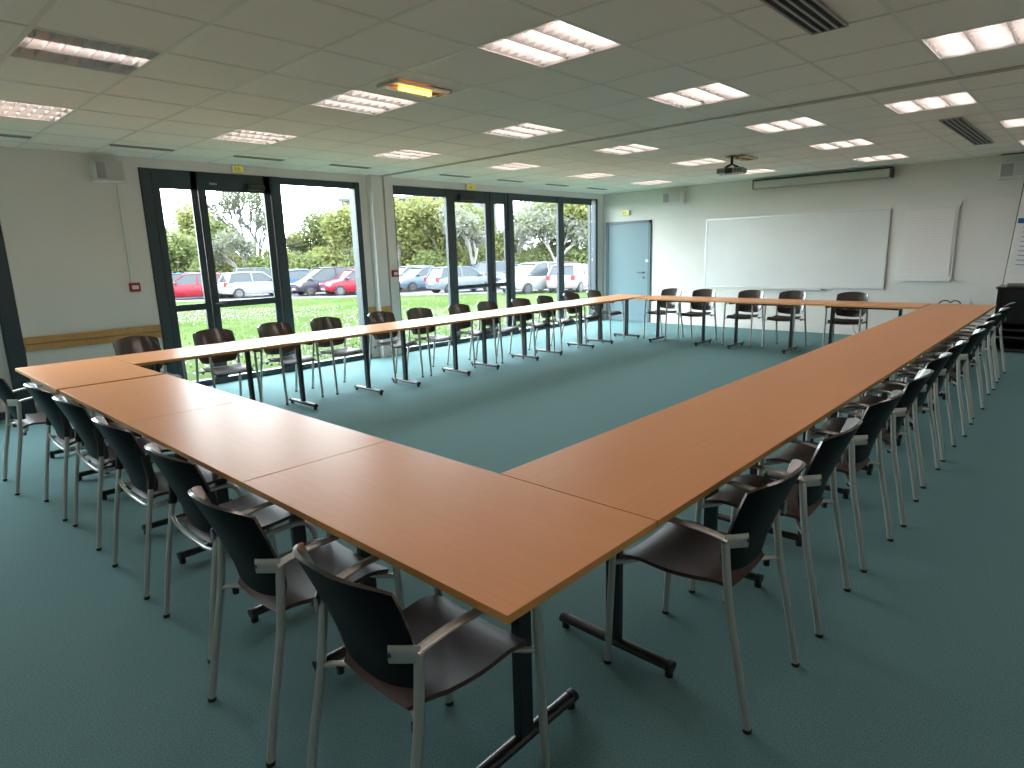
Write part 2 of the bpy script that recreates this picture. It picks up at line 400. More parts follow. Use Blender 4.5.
bm = BM(); box(bm, (-.35, YF-.12, H-.012), (.9, YF-.06, H-.0045)); tag(obj('slot_diffuser', bm, M['slot']), 'narrow dark slot along the ceiling above the right-hand far loudspeaker', 'vent')

# ------------------------------------------------------------------ tables
def make_table():
    t = thing('conference_table', 'x', 'table')
    bm = BM(); a, b = TL/2-.0015, TW/2-.001
    box(bm, (-a, -b, TH-.024), (a, b, TH), bev=.002); 
    for f in bm.faces:
        if abs(f.normal.z) < .5: f.material_index = 1
    obj('tabletop', bm, [M['wood'], M['edge']], t)
    for s in (-1, 1):
        x = s*.415
        bm = BM(); box(bm, (x-.016, -.03, .045), (x+.016, .03, TH-.055), bev=.004)
        box(bm, (x-.02, -.27, TH-.055), (x+.02, .27, TH-.0245), bev=.003)
        lg = obj('leg', bm, M['blackmetal'], t)
        bm = BM(); tube(bm, [(x,-.235,.042),(x,.235,.042)], .025, seg=14, sy=.72)
        obj('foot', bm, M['blackmetal'], lg, smooth=True)
        for e in (-1, 1):
            bm = BM(); tube(bm, [(x,e*.236,.042),(x,e*.258,.042)], .0262, seg=14, sy=.76); disc(bm, (x,e*.242,.013), .016, (0,0,1), .026, seg=10)
            obj('foot_cap', bm, M['rubber'], lg, smooth=True)
    bm = BM(); box(bm, (-.40, -.02, TH-.075), (.40, .02, TH-.035)); obj('rail', bm, M['blackmetal'], t)
    return t
T0 = make_table(); first = [True]
def place_table(x, y, rz, label, group):
    if first[0]:
        first[0] = False; T0.location = (x, y, 0); T0.rotation_euler.z = rz; T0['label'] = label; T0['group'] = group
    else: dup(T0, (x, y, 0), rz, label, group)
near_x0 = -(TL*4+.05)                      # left end of the near row
nl = ['orange-brown table at the near corner, its corner closest to the viewer', 'table in the near row, second from the near corner, window glare on it',
      'table in the near row, third from the near corner', 'table at the left end of the near row, by the wooden rail']
for k in range(4):
    place_table(-TL*(k+.5)-(.045 if k == 3 else 0), TW/2-(.006 if k == 3 else 0), 0, nl[k], 'tables of the near row')
on = ['first', 'second', 'third', 'fourth', 'fifth', 'sixth', 'seventh', 'eighth', 'ninth', 'tenth', 'eleventh', 'twelfth']
for k in range(6):
    place_table(-TW/2, TW+.003+(TL-.002)*(k+.5), PI/2, f'table of the long right-hand row, {on[k]} from the near corner', 'tables of the right-hand row')
WX = near_x0+TW/2-.0
for k in range(6):
    place_table(WX, TW+.003+TL*(k+.5), PI/2, f'table of the row along the windows, {on[k]} from the near left end', 'tables of the window row')
yfar = TW+.003+TL*6-TW/2
for k in range(3):
    place_table(-TW-.02-TL*(k+.5), yfar, 0, f'table of the far row before the whiteboard, {on[k]} from the right', 'tables of the far row')

# ------------------------------------------------------------------ chairs
def back_fn(z0, hgt, w0, w1, lean, wing, yb):
    def f(u, v):
        s = 2*u-1
        e = min(1, v/.25); hw = (w0+(w1-w0)*min(1, v/.6))*(1-.13*(1-e)**2)-.004*max(0,(v-.85)/.15)**2
        tz = z0+hgt*v+.026*(1-s*s)*v-.02*(1-s*s)*(1-v)-.010*(abs(s)**8)*v
        y = yb-lean*max(0,(v-.12)/.88)**1.25-.01*v+wing*(abs(s)**2.6-1)*(.40+.60*v)
        return (s*hw, y, tz)
    return f
def seat_fn(hw, y0, y1, z):
    def f(u, v):
        s = 2*u-1; y = y0+(y1-y0)*v
        w = hw*(1-.05*(1-v))*(1-.10*max(0,(v-.88)/.12)**2)*(1-.26*max(0,(.22-v)/.22)**2)
        zz = z+.010*s*s-.035*max(0,(v-.72)/.28)**2+.008*math.cos(PI*2*v)-.03*max(0,(.15-v)/.15)**2
        return (s*w, y, zz)
    return f
def make_armchair():
    t = thing('armchair', 'x', 'chair')
    bm = BM(); sheet(bm, back_fn(.512,.310,.190,.203,.072,.080,-.135), 22, 14, .011, mb=1); obj('backrest', bm, [M['shell'], M['shell_shaded']], t, smooth=True)
    bm = BM(); sheet(bm, seat_fn(.203,-.155,.245,.448), 14, 14, .014); obj('seat', bm, M['seat'], t, smooth=True)
    for s in (-1, 1):
        bm = BM(); tube(bm, [(s*.222,-.27,.012),(s*.222,-.235,.2),(s*.218,-.190,.42),(s*.212,-.165,.635)], .0135, n=5); lg = obj('leg', bm, M['silver'], t, smooth=True)
        bm = BM(); disc(bm, (s*.222,-.271,.007), .0145, (0,0,1), .014, seg=10); obj('rubber_foot', bm, M['rubber'], lg)
        bm = BM(); tube(bm, [(s*.222,.275,.012),(s*.222,.262,.3),(s*.222,.245,.638)], .0135, n=5); lg = obj('leg', bm, M['silver'], t, smooth=True)
        bm = BM(); disc(bm, (s*.222,.276,.007), .0145, (0,0,1), .014, seg=10); obj('rubber_foot', bm, M['rubber'], lg)
        bm = BM(); tube(bm, [(s*.212,-.175,.642),(s*.214,-.13,.652),(s*.220,-.05,.662),(s*.226,.1,.664),(s*.224,.2,.658),(s*.222,.25,.645)], .017, n=4, sy=.42)
        tube(bm, [(s*.218,-.168,.638),(s*.207,-.180,.640),(s*.187,-.198,.640),(s*.163,-.218,.640)], .008, n=3, sx=.7, sy=3.1)
        ar = obj('armrest', bm, M['silver'], t, smooth=True)
        bm = BM(); disc(bm, (s*.172,-.222,.642), .006, (0,1,0), .003, seg=8); obj('screw', bm, M['dark'], ar)
    for ya, yb, z in ((-.19,-.13,.415),(.255,.17,.425)):
        bm = BM(); tube(bm, [(-.215,ya,z),(-.18,(ya+yb)/2,z+.006),(-.1,yb,z+.012),(.1,yb,z+.012),(.18,(ya+yb)/2,z+.006),(.215,ya,z)], .009, n=4)
        obj('seat_support', bm, M['silver'], t, smooth=True)
    for s in (-1, 1):
        bm = BM(); disc(bm, (s*.17,-.16,.408), .011, (0,0,1), .022, seg=10); obj('buffer', bm, M['rubber'], t)
    return t
def make_chair():
    t = thing('side_chair', 'x', 'chair')
    bm = BM(); sheet(bm, back_fn(.490,.325,.206,.219,.070,.080,-.132), 22, 14, .011, mb=1); obj('backrest', bm, [M['shell'], M['shell_shaded']], t, smooth=True)
    bm = BM(); sheet(bm, seat_fn(.203,-.165,.23,.445), 14, 14, .014); obj('seat', bm, M['seat'], t, smooth=True)
    for s in (-1, 1):
        bm = BM(); tube(bm, [(s*.243,-.265,.012),(s*.240,-.226,.26),(s*.231,-.176,.53)], .0115, n=4); lg = obj('leg', bm, M['silver'], t, smooth=True)
        bm = BM(); disc(bm, (s*.243,-.266,.007), .0135, (0,0,1), .014, seg=10); obj('rubber_foot', bm, M['rubber'], lg)
        bm = BM(); tube(bm, [(s*.231,-.178,.52),(s*.222,-.168,.59),(s*.210,-.176,.68)], .014, n=4, sx=1, sy=1.3); tag(obj('back_post', bm, M['rubber'], t, smooth=True), 'black sleeve beside the backrest')
        bm = BM(); tube(bm, [(s*.229,-.178,.435),(s*.208,-.06,.425),(s*.20,.10,.425),(s*.204,.19,.420),(s*.215,.228,.385),(s*.225,.243,.30),(s*.238,.262,.012)], .0115, n=5); lg = obj('leg', bm, M['silver'], t, smooth=True)
        bm = BM(); disc(bm, (s*.238,.263,.007), .0135, (0,0,1), .014, seg=10); obj('rubber_foot', bm, M['rubber'], lg)
    bm = BM(); tube(bm, [(-.231,-.187,.465),(-.195,-.185,.435),(-.1,-.178,.41),(0,-.176,.405),(.1,-.178,.41),(.195,-.185,.435),(.231,-.187,.465)], .009, n=4); obj('stretcher', bm, M['silver'], t, smooth=True)
    return t
A0 = make_armchair(); S0 = make_chair(); usedc = set()
def place(proto, x, y, rz, label, group):
    if proto.name in usedc: dup(proto, (x, y, 0), rz, label, group)
    else:
        usedc.add(proto.name); proto.location = (x, y, 0); proto.rotation_euler.z = rz; proto['label'] = label; proto['group'] = group
R = math.radians
# near row: three armchairs and four side chairs with their backs to the viewer
for x, y, a, kind, lab in (
    (-.382,.035,0,'a','black-backed armchair with silver arms, closest to the viewer at the near corner table'),
    (-1.05,.03,0,'a','black-backed armchair just left of the closest one, tucked under the near row'),
    (-1.745,.115,0,'s','armless black chair directly left of the two near armchairs'),
    (-2.47,.11,0,'s','armless black chair in the near row, second left of the near armchairs'),
    (-3.245,.11,0,'s','armless black chair in the near row, third left of the near armchairs'),
    (-3.885,.09,0,'s','armless black chair next to the armchair at the left picture edge'),
    (-4.67,-.01,0,'a','armchair at the left picture edge, last of the near row')):
    place(A0 if kind == 'a' else S0, x, y, R(a), lab, 'chairs along the near row')
# right row: armchairs facing the tables (front to -x)
ry = [1.085,1.767,2.463,3.12,3.855,4.51,5.295,5.98,6.68,7.40,8.10]
for k, y in enumerate(ry):
    if k == 0: lab = 'armchair nearest the viewer on the right-hand side of the long row'
    else: lab = f'silver-legged armchair on the right-hand side of the long row, {on[k]} from the viewer'
    place(A0, -.035+(0,.0,.01,.02,0,0,.015,-.0,-.02,-.02,-.03)[k], y, PI/2+R((0,2,-2,3,-1,0,2,-3,0,2,-2)[k]), lab, 'armchairs along the right-hand row')
# window row: side chairs facing +x
wl = [(-5.76,1.05),(-5.68,1.74),(-5.70,2.45),(-5.70,3.09),(-5.66,3.88),(-5.62,4.46),(-5.58,5.17),(-5.52,5.68),(-5.46,6.35),(-5.46,6.95),(-5.47,7.65),(-5.50,8.37)]
for k, (x, y) in enumerate(wl):
    lab = 'dark brown chair at the left end of the window row, before the wooden rail' if k == 0 else f'dark brown chair along the windows, {on[k]} from the left, front legs under the table'
    place(A0, x, y, -PI/2+R((4,-2,3,0,2,-3,2,0,-2,2,-2,2)[k]), lab, 'armchairs along the window row')
fx = [(-4.65,8.97),(-4.0,8.95),(-3.20,8.95),(-2.56,8.96),(-1.70,8.95)]
fl = ['leftmost dark brown chair of the far row, beside the blue door','dark brown chair of the far row, below the left part of the whiteboard','dark brown chair of the far row, below the middle of the whiteboard',
      'dark brown chair of the far row, right of the whiteboard pen tray','rightmost dark brown chair of the far row, below the whiteboard corner']
for k, (x, y) in enumerate(fx): place(A0, x, y, PI+R((-5,2,0,-2,2)[k]), fl[k], 'armchairs along the far row')

# black looped cable on the far end of the right row
bm = BM(); tube(bm, [(-.59,8.82,.748),(-.57,8.84,.775),(-.52,8.85,.788),(-.48,8.84,.770),(-.47,8.84,.763),(-.43,8.85,.788),(-.38,8.84,.775),(-.36,8.83,.748)], .007, n=5)
tag(obj('looped_cable', bm, M['rubber'], smooth=True), 'black looped cable at the far end of the right-hand table row', 'cable')

# ------------------------------------------------------------------ things on the walls
def speaker(name, loc, rz, label, w=.36):
    t = thing(name, label, 'loudspeaker', loc, rz, 'wall loudspeakers')
    bm = BM(); box(bm, (-w/2, 0, -.1), (w/2, .17, .1), bev=.012); obj('cabinet', bm, M['white'], t)
    bm = BM(); box(bm, (-w/2+.02, .171, -.085), (w*.12, .176, .085), bev=.002); obj('grille', bm, M['lightgrey'], t)
    bm = BM(); box(bm, (w*.14, .171, -.085), (w/2-.02, .176, .085), bev=.002); obj('bass_grille', bm, M['mesh'], t)
    bm = BM(); box(bm, (-w/2-.01, -.0, -.118), (w/2+.01, .19, -.1025), bev=.003); obj('bracket', bm, M['white'], t)
    return t
speaker('loudspeaker', (XW+.002,1.36,2.545), -PI/2, 'pale loudspeaker high on the window wall, above the red call point', .30)
speaker('loudspeaker', (-5.52,YF-.002,2.52), PI, 'grey and white loudspeaker above the blue door, left of the screen case', .42)
speaker('loudspeaker', (-.11,YF-.002,2.50), PI, 'loudspeaker high on the far wall at the right picture edge', .46)
bm = BM(); box(bm, (XW, 1.445, 1.335), (XW+.022, 1.49, 2.43)); tag(obj('cable_duct', bm, M['white']), 'white vertical cable duct from the loudspeaker to the red call point', 'cable duct')
def callpoint(loc, rz, label):
    t = thing('call_point', label, 'call point', loc, rz, 'red call points')
    bm = BM(); box(bm, (-.055, 0, -.05), (.055, .035, .05), bev=.006); obj('case', bm, M['red'], t)
    bm = BM(); box(bm, (-.034, .0355, -.022), (.034, .038, .022)); obj('window', bm, M['white'], t)
callpoint((XW+.002,1.475,1.28), -PI/2, 'red call point on the wall under the vertical duct')
callpoint((XW+.122,5.085,1.28), -PI/2, 'small red call point on the pale jamb between the two windows')
def plate(loc, rz, label, w=.08, h=.08):
    t = thing('light_switch', label, 'switch', loc, rz)
    bm = BM(); box(bm, (-w/2, 0, -h/2), (w/2, .01, h/2), bev=.003); obj('plate', bm, M['white'], t)
    bm = BM(); box(bm, (-w/4, .0105, -h/3), (w/4, .014, h/3), bev=.001); obj('rocker', bm, M['white'], t)
plate((XW+.002,1.52,1.50), -PI/2, 'white switch on the window wall right of the duct')
plate((-5.93,YF-.020,1.10), PI, 'white light switch beside the blue door')
def exitsign(loc, rz, label, w=.14, h=.10):
    t = thing('exit_light', label, 'exit light', loc, rz, 'yellow exit lights')
    bm = BM(); box(bm, (-w/2, 0, -h/2), (w/2, .045, h/2), bev=.004); obj('case', bm, M['white'], t)
    bm = BM(); box(bm, (-w/2+.008, .0455, -h/2+.008), (w/2-.008, .05, h/2-.008)); obj('diffuser', bm, M['yellow'], t)
    bm = BM()
    box(bm, (-.012, .0503, -.012), (.004, .0515, .012)); disc(bm, (.0, .051, .02), .006, (0,1,0), .001, seg=10)
    box(bm, (-.03, .0503, -.028), (-.008, .0515, -.02)); box(bm, (.0, .0503, -.028), (.02, .0515, -.02)); box(bm, (.028, .0503, -.025), (.042, .0515, .022))
    obj('pictogram', bm, M['green'], t)
exitsign((XW+.002,2.83,2.675), -PI/2, 'small yellow exit light above the left glazed door', .14, .09)
exitsign((XW+.002,6.88,2.665), -PI/2, 'small yellow exit light above the right glazed door', .20, .10)
exitsign((-6.68,YF-.002,2.30), PI, 'small yellowish exit light above the blue door', .20, .11)
# blue door
d = struct('door_1')
bm = BM()
for a, b, z0, z1 in ((-7.17,-7.11,0,2.12),(-6.12,-6.06,0,2.12),(-7.17,-6.06,2.07,2.125)): box(bm, (a, YF-.04, z0), (b, YF-.001, z1), bev=.003)
obj('door_frame', bm, M['doorf'], d)
bm = BM(); box(bm, (-7.108, YF-.03, .005), (-6.122, YF-.002, 2.068)); obj('door_leaf', bm, M['door'], d)
bm = BM(); disc(bm, (-6.22,YF-.035,1.05), .022, (0,1,0), .01, seg=14); tube(bm, [(-6.22,YF-.035,1.05),(-6.22,YF-.075,1.05),(-6.35,YF-.075,1.055)], .009); disc(bm, (-6.22,YF-.035,.945), .022, (0,1,0), .01, seg=14)
obj('door_handle', bm, M['dark'], d)
bm = BM(); box(bm, (-6.17,YF-.05,1.27), (-6.11,YF-.041,1.32)); obj('door_sign', bm, M['white'], d)
# whiteboard
t = thing('whiteboard', 'wide white enamel board on the far wall', 'whiteboard', (-3.265,YF-.019,1.42))
a, b = 1.575, .646
bm = BM(); box(bm, (-a+.02,-.02,-b+.02), (a-.02,0,b-.02)); obj('writing_surface', bm, M['board'], t)
bm = BM(); box(bm, (-a,-.028,-b), (a,-.0,-b+.02)); box(bm, (-a,-.028,b-.02), (a,0,b)); box(bm, (-a,-.028,-b+.02), (-a+.02,0,b-.02)); box(bm, (a-.02,-.028,-b+.02), (a,0,b-.02)); obj('board_frame', bm, M['alu'], t)
bm = BM(); box(bm, (-.56,-.09,-b-.02), (.62,-.0,-b-.003), bev=.003); obj('pen_tray', bm, M['white'], t)
# flipchart on the wall
t = thing('flipchart', 'wall-mounted flipchart pad with lined paper right of the whiteboard', 'flipchart', (-1.155,YF-.019,1.50), 0)
bm = BM(); box(bm, (-.375,-.03,-.55), (.375,0,.56), bev=.004); obj('board', bm, M['white'], t)
bm = BM(); box(bm, (-.385,-.055,.53), (.385,-.0305,.575), bev=.004); box(bm,(.372,-.04,.53),(.40,-.0,.62)); obj('clamp_bar', bm, M['panel'], t)
bm = BM(); box(bm, (-.335,-.042,-.49), (.335,-.0305,.525))
for k in range(22): box(bm, (-.30,-.0428,-.44+.042*k), (.30,-.0421,-.4385+.042*k), mi=1)
obj('paper_pad', bm, [M['paper'], M['ink']], t)
bm = BM(); box(bm, (-.36,-.11,-.575), (.36,-.0,-.552), bev=.003); box(bm, (-.36,-.115,-.575),(.36,-.11,-.545)); pt = obj('pen_tray', bm, M['white'], t)
# projection screen case
t = thing('projection_screen_case', 'long retracted projection screen case under the ceiling on the far wall', 'projection screen', (-2.80,YF-.15,2.615), R(.0))
bm = BM(); box(bm, (-1.08,-.055,-.065), (1.08,.055,.06), bev=.012); obj('case', bm, M['screenbox'], t)
bm = BM(); box(bm, (-1.085,-.06,.062), (1.085,.058,.082)); 
for s in (-1, 1): box(bm, (s*1.085,-.05,-.075), (s*1.10,.148,.085))
obj('mounting_rail', bm, M['dark'], t)
bm = BM(); box(bm, (-1.05,-.05,-.085), (1.05,-.02,-.066)); obj('bottom_bar', bm, M['grey'], t)
# projector
t = thing('projector', 'small grey and black projector hanging from the ceiling', 'projector', (-2.87,7.50,H), R(14))
bm = BM(); tube(bm, [(0,0,-.0045),(0,0,-.12)], .018); disc(bm, (0,0,-.009), .05, (0,0,1), .008); obj('pole', bm, M['blackmetal'], t, smooth=True)
bm = BM()
for s in (-1, 1): tube(bm, [(0,0,-.115),(s*.05,.03,-.135),(s*.10,.05,-.165)], .012, n=3); tube(bm, [(0,0,-.115),(s*.04,-.05,-.135),(s*.07,-.09,-.165)], .012, n=3)
obj('cradle', bm, M['blackmetal'], t, smooth=True)
bm = BM(); box(bm, (-.175,-.12,-.235), (.175,.13,-.165), bev=.018); bd = obj('body', bm, M['grey'], t)
bm = BM(); disc(bm, (.08,.135,-.20), .028, (0,1,0), .03, seg=18); obj('lens', bm, M['dark'], bd)
bm = BM()
for k in range(6): box(bm, (-.15+.02*k,-.1215,-.222), (-.14+.02*k,-.119,-.18))
for k in range(5): box(bm, (.05+.02*k,-.1215,-.222), (.06+.02*k,-.119,-.18))
obj('vent_slots', bm, M['dark'], bd)
bm = BM(); box(bm, (-.06,-.128,-.238), (.03,-.1,-.168), bev=.006); obj('input_panel', bm, M['dark'], bd)
# black cabinet at the right, with boards leaning behind it
t = thing('black_cabinet', 'low black lacquered cabinet at the right picture edge', 'cabinet', (.53,10.28,0))
bm = BM()
box(bm, (-.64,-.28,.02), (-.60,.28,.87)); box(bm, (.60,-.28,.02), (.64,.28,.87)); box(bm, (-.66,-.30,.872), (.66,.29,.90), bev=.005); box(bm, (-.6,.25,.02), (.6,.28,.87))
obj('carcass', bm, M['blackwood'], t)
bm = BM(); box(bm, (-.598,-.25,.40), (.598,-.225,.868)); dr = obj('door', bm, M['blackwood'], t)
bm = BM(); box(bm, (-.598,-.27,.30), (.598,.249,.325)); box(bm, (-.598,-.27,.20), (.598,.249,.22)); box(bm, (-.598,-.27,.03), (.598,.249,.05)); obj('shelf', bm, M['brownwood'], t)
bm = BM()
for sx in (-.6,.6):
    for sy in (-.25,.25): disc(bm, (sx,sy,.01), .02, (0,0,1), .02)
obj('foot', bm, M['rubber'], t)
t = thing('board_eraser', 'small khaki block lying on the black cabinet', 'eraser', (.07,10.10,.90), R(4))
bm = BM(); box(bm, (-.09,-.04,.0), (.09,.04,.012), bev=.003); obj('felt', bm, M['dark'], t)
bm = BM(); box(bm, (-.09,-.04,.0125), (.09,.04,.045), bev=.006); obj('handle_block', bm, M['cardboard'], t)
t = thing('mobile_board', 'tall white board with pinned sheet behind the black cabinet, at the picture edge', 'board', (-.175,10.70,0)); t.rotation_euler = (0, R(3.6), 0)
bm = BM(); box(bm, (.0,-.012,.50), (1.25,.012,2.35), bev=.002); obj('panel', bm, M['paper'], t)
bm = BM(); tube(bm, [(-.004,0,.03),(-.004,0,2.36)], .010); tube(bm, [(1.254,0,.10),(1.254,0,2.36)], .010); tube(bm,[(-.004,0,2.36),(1.254,0,2.36)],.010); tube(bm,[(-.2+.2,-.2,.03),(0,.12,.03)],.012); tube(bm,[(1.25,-.2,.085),(1.25,.12,.085)],.012)
obj('board_frame', bm, M['dark'], t, smooth=True)
bm = BM(); box(bm, (.04,-.0165,1.05), (.9,-.0135,1.80))
random.seed(3)
for r in range(9):
    x = .09
    for k in range(7):
        w = random.uniform(.04,.11); box(bm, (x,-.0178,1.70-.065*r), (x+w,-.0171,1.712-.065*r), mi=1); x += w+.03
obj('pinned_sheet', bm, [M['white'], M['blueink']], t)
bm = BM(); box(bm, (.015,-.030,1.76), (.095,-.019,1.83), bev=.004); obj('magnet', bm, M['bluemag'], t)
# sockets low on the far wall with a cable
t = thing('wall_socket', 'white double socket with cables low on the far wall', 'socket', (-2.02,YF-.0455,.0))
bm = BM(); box(bm, (-.10,.0265-.012,.20), (.10,.0265,.28), bev=.003); obj('plate', bm, M['white'], t)
bm = BM(); tube(bm, [(-.05,.01,.22),(-.07,-.03,.15),(-.03,-.05,.06),(.04,-.06,.012),(.10,-.10,.008)], .006, n=5); obj('cable', bm, M['cardboard'], t, smooth=True)
t = thing('cable_outlet', 'pale outlet strip on the far wall left of the black cabinet', 'socket', (-.62,YF-.019,.60))
bm = BM(); box(bm, (-.12,-.012,-.03), (.12,0,.03), bev=.003); obj('plate', bm, M['panel'], t)

# ------------------------------------------------------------------ outdoors
CX, CY = .9068, -.9328
F = Vector((-.683,.7304)); RR = Vector((.7304,.683))
def gz(x, y):
    D = (x-CX)*F.x+(y-CY)*F.y
    k = min(1, max(0, (D-8)/28)); return -.05-.68*k
def out(lat, D): return (CX+F.x*D+RR.x*lat, CY+F.y*D+RR.y*lat)
bm = BM()
nx, ny = 60, 80
G = []
for i in range(nx+1):
    x = XW-.052-110*(i/nx)**1.6; row = []
    for j in range(ny+1):
        y = -60+180*j/ny; row.append(bm.verts.new((x, y, gz(x, y))))
    G.append(row)
for i in range(nx):
    for j in range(ny): bm.faces.new((G[i][j],G[i+1][j],G[i+1][j+1],G[i][j+1]))
tag(obj('lawn_ground', bm, M['grass'], smooth=True), kind='structure')
bm = BM()
q = [out(-50,37.2),out(30,35.0),out(30,60),out(-50,60)]
vs = [bm.verts.new((x,y,-.71)) for x, y in q]+[bm.verts.new((x,y,-1.0)) for x, y in q]
bm.faces.new(vs[:4]); bm.faces.new(vs[4:][::-1])
for k in range(4): bm.faces.new((vs[k],vs[(k+1)%4],vs[4+(k+1)%4],vs[4+k]))
tag(obj('parking_ground', bm, M['asphalt']), kind='structure')
bm = BM()
p, q2 = Vector(out(-50,37.05)), Vector(out(30,34.85)); n = (q2-p).normalized(); m_ = Vector((-n.y, n.x))*.18
vs = []
for z in (-.9, -.64):
    for w in (p, q2, q2+m_, p+m_): vs.append(bm.verts.new((w.x, w.y, z)))
for f in ((0,1,2,3),(4,5,6,7),(0,1,5,4),(1,2,6,5),(2,3,7,6),(3,0,4,7)): bm.faces.new([vs[i] for i in f])
tag(obj('trim_parking_kerb', bm, M['concrete']), kind='structure')
# daisies and grass tufts
random.seed(11)
bm = BM()
def sprinkle(bm, n, s0, s1, hgt, dens):
    k = 0
    while k < n:
        D = random.uniform(9, 27 if dens else 34); lat = random.uniform(-.62, .18)*D
        x, y = out(lat, D)
        if x > XW-1: continue
        if dens and math.sin(x*.55+y*.2)+math.sin(y*.5-x*.15)+random.uniform(-1.2,1.2) < .1: continue
        z = gz(x, y); s = random.uniform(s0, s1); a = random.uniform(0, PI); h = random.uniform(.5, 1)*hgt
        ps = [bm.verts.new((x+s*math.cos(a+2*PI*i/3), y+s*math.sin(a+2*PI*i/3), z+(h*.5 if dens else 0))) for i in range(3)]
        t_ = bm.verts.new((x+random.uniform(-.02,.02), y, z+h))
        for i in range(3): bm.faces.new((ps[i], ps[(i+1)%3], t_))
        k += 1
sprinkle(bm, 3600, .012, .028, .07, True)
tag(obj('daisies', bm, M['daisy']), 'white daisies scattered over the green lawn outside', 'flowers', kind='stuff')
bm = BM(); sprinkle(bm, 2200, .015, .035, .06, False)
tag(obj('grass_tufts', bm, M['grassbit']), 'tufts of green grass on the lawn outside the windows', 'grass', kind='stuff')

# cars
def car_mat(n, c): return omat('car_paint_'+n, c, .35, metal=.0, spec=.15, coat=.05, coatr=.15)
def loft(bm, secs, mi=0):
    rings = [[bm.verts.new(p) for p in s] for s in secs]; n = len(rings[0])
    for a, b in zip(rings, rings[1:]):
        for k in range(n-1): bm.faces.new((a[k],a[k+1],b[k+1],b[k])).material_index = mi
    for a, b in zip(rings, rings[1:]): bm.faces.new((a[n-1],a[0],b[0],b[n-1])).material_index = mi
    bm.faces.new(rings[0]).material_index = mi; bm.faces.new(rings[-1][::-1]).material_index = mi
def make_car(kind):
    """front towards +x"""
    t = thing('car', 'x', 'car')
    van = kind == 'mpv'; sal = kind == 'saloon'
    L = 4.3 if sal else 4.05; rf = 1.62 if van else (1.43 if sal else 1.49); hw = .88
    st = [(-L/2,.42,.80,.74),(-L/2+.06,.30,.93,.84),(-L/2+.7,.22,.97,hw),(-.2,.20,.95,hw),(.7,.20,.93,hw),(1.25,.22,.90 if not van else .98,.86),(L/2-.25,.28,.78,.80),(L/2-.03,.36,.66,.68)]
    bm = BM(); secs = []
    for x, zb, zt, w in st:
        secs.append([(x,-w*.9,zb),(x,-w,zb+.18),(x,-w,zt-.14),(x,-w*.92,zt-.02),(x,-w*.5,zt+.03),(x,w*.5,zt+.03),(x,w*.92,zt-.02),(x,w,zt-.14),(x,w,zb+.18),(x,w*.9,zb)])
    loft(bm, secs); body = obj('body', bm, M['white'], t, smooth=True)
    b0, b1 = (-1.35 if sal else -1.88), (1.05 if not van else 1.45)
    r0, r1 = (-.85 if sal else -1.60), (.30 if not van else .35)
    bm = BM(); z0 = .93
    def cs(x, z, w): return [(x,-w,z),(x,w,z)]
    P = [(b0,z0,.80),(r0,rf-.04,.62),(r1,rf-.03,.62),(b1,z0-.02,.78)]
    lo = [(b0,.80),((b0+r0)/2,.80),((r1+b1)/2,.80),(b1,.78)]
    secs = [[(b0,-.80,z0-.03),(b0,-.79,z0),(b0,.79,z0),(b0,.80,z0-.03)],[(r0,-.81,z0-.03),(r0,-.64,rf-.05),(r0,.64,rf-.05),(r0,.81,z0-.03)],
            [((r0+r1)/2,-.82,z0-.03),((r0+r1)/2,-.66,rf-.015),((r0+r1)/2,.66,rf-.015),((r0+r1)/2,.82,z0-.03)],
            [(r1,-.81,z0-.03),(r1,-.64,rf-.04),(r1,.64,rf-.04),(r1,.81,z0-.03)],[(b1,-.78,z0-.05),(b1,-.77,z0-.03),(b1,.77,z0-.03),(b1,.78,z0-.05)]]
    loft(bm, secs); obj('glasshouse', bm, M['carglass'], t)
    bm = BM()
    sheet(bm, lambda u, v: (r0-.03+(r1-r0+.08)*u, (2*v-1)*.655, rf-.035+.035*math.sin(PI*u)+.012*(1-(2*v-1)**2)), 6, 4, .03)
    for s in (-1, 1):
        tube(bm, [(r1,s*.645,rf-.035),(b1,s*.785,z0-.02)], .035, seg=6); tube(bm, [(r0,s*.645,rf-.045),(b0,s*.80,z0-.01)], .06, seg=6)
        tube(bm, [(-.42,s*.66,rf-.02),(-.42,s*.83,z0-.02)], .04, seg=6)
    obj('roof', bm, M['white'], t, smooth=True)
    for s in (-1, 1):
        for x in (-1.3, 1.3):
            bm = BM(); disc(bm, (x,s*.80,.31), .31, (0,1,0), .19, seg=20); w = obj('wheel', bm, M['tyre'], t)
            bm = BM(); disc(bm, (x,s*.893,.31), .20, (0,1,0), .02, seg=14); obj('hub_cap', bm, M['hub'], w)
        bm = BM(); box(bm, (L/2-.34,s*.50,.60), (L/2-.06,s*.765,.75), bev=.03); obj('headlight', bm, M['headlight'], t)
        bm = BM(); box(bm, (-L/2-.02,s*.60,.72), (-L/2+.12,s*.82,.98), bev=.03); obj('taillight', bm, M['taillight'], t)
        bm = BM(); box(bm, (b1-.35,s*.84,.95), (b1-.2,s*1.0,1.07), bev=.03); obj('mirror', bm, M['dark'], t)
    bm = BM(); box(bm, (L/2-.05,-.26,.36), (L/2+.01,.26,.47)); box(bm, (-L/2-.025,-.26,.56), (-L/2,.26,.67)); obj('number_plate', bm, M['plate'], t)
    bm = BM(); box(bm, (L/2-.09,-.48,.50), (L/2+.0,.48,.60), bev=.01); obj('grille', bm, M['dark'], t)
    return t
protos = {k: make_car(k) for k in ('hatch','mpv','saloon')}; usedp = set()
paints = {n: car_mat(n, c) for n, c in dict(white=(.50,.51,.54), silver=(.25,.29,.34), blue=(.03,.11,.34), navy=(.08,.12,.20), red=(.42,.025,.05), plum=(.07,.06,.095), grey=(.17,.23,.31), rose=(.50,.41,.41), maroon=(.25,.07,.08)).items()}
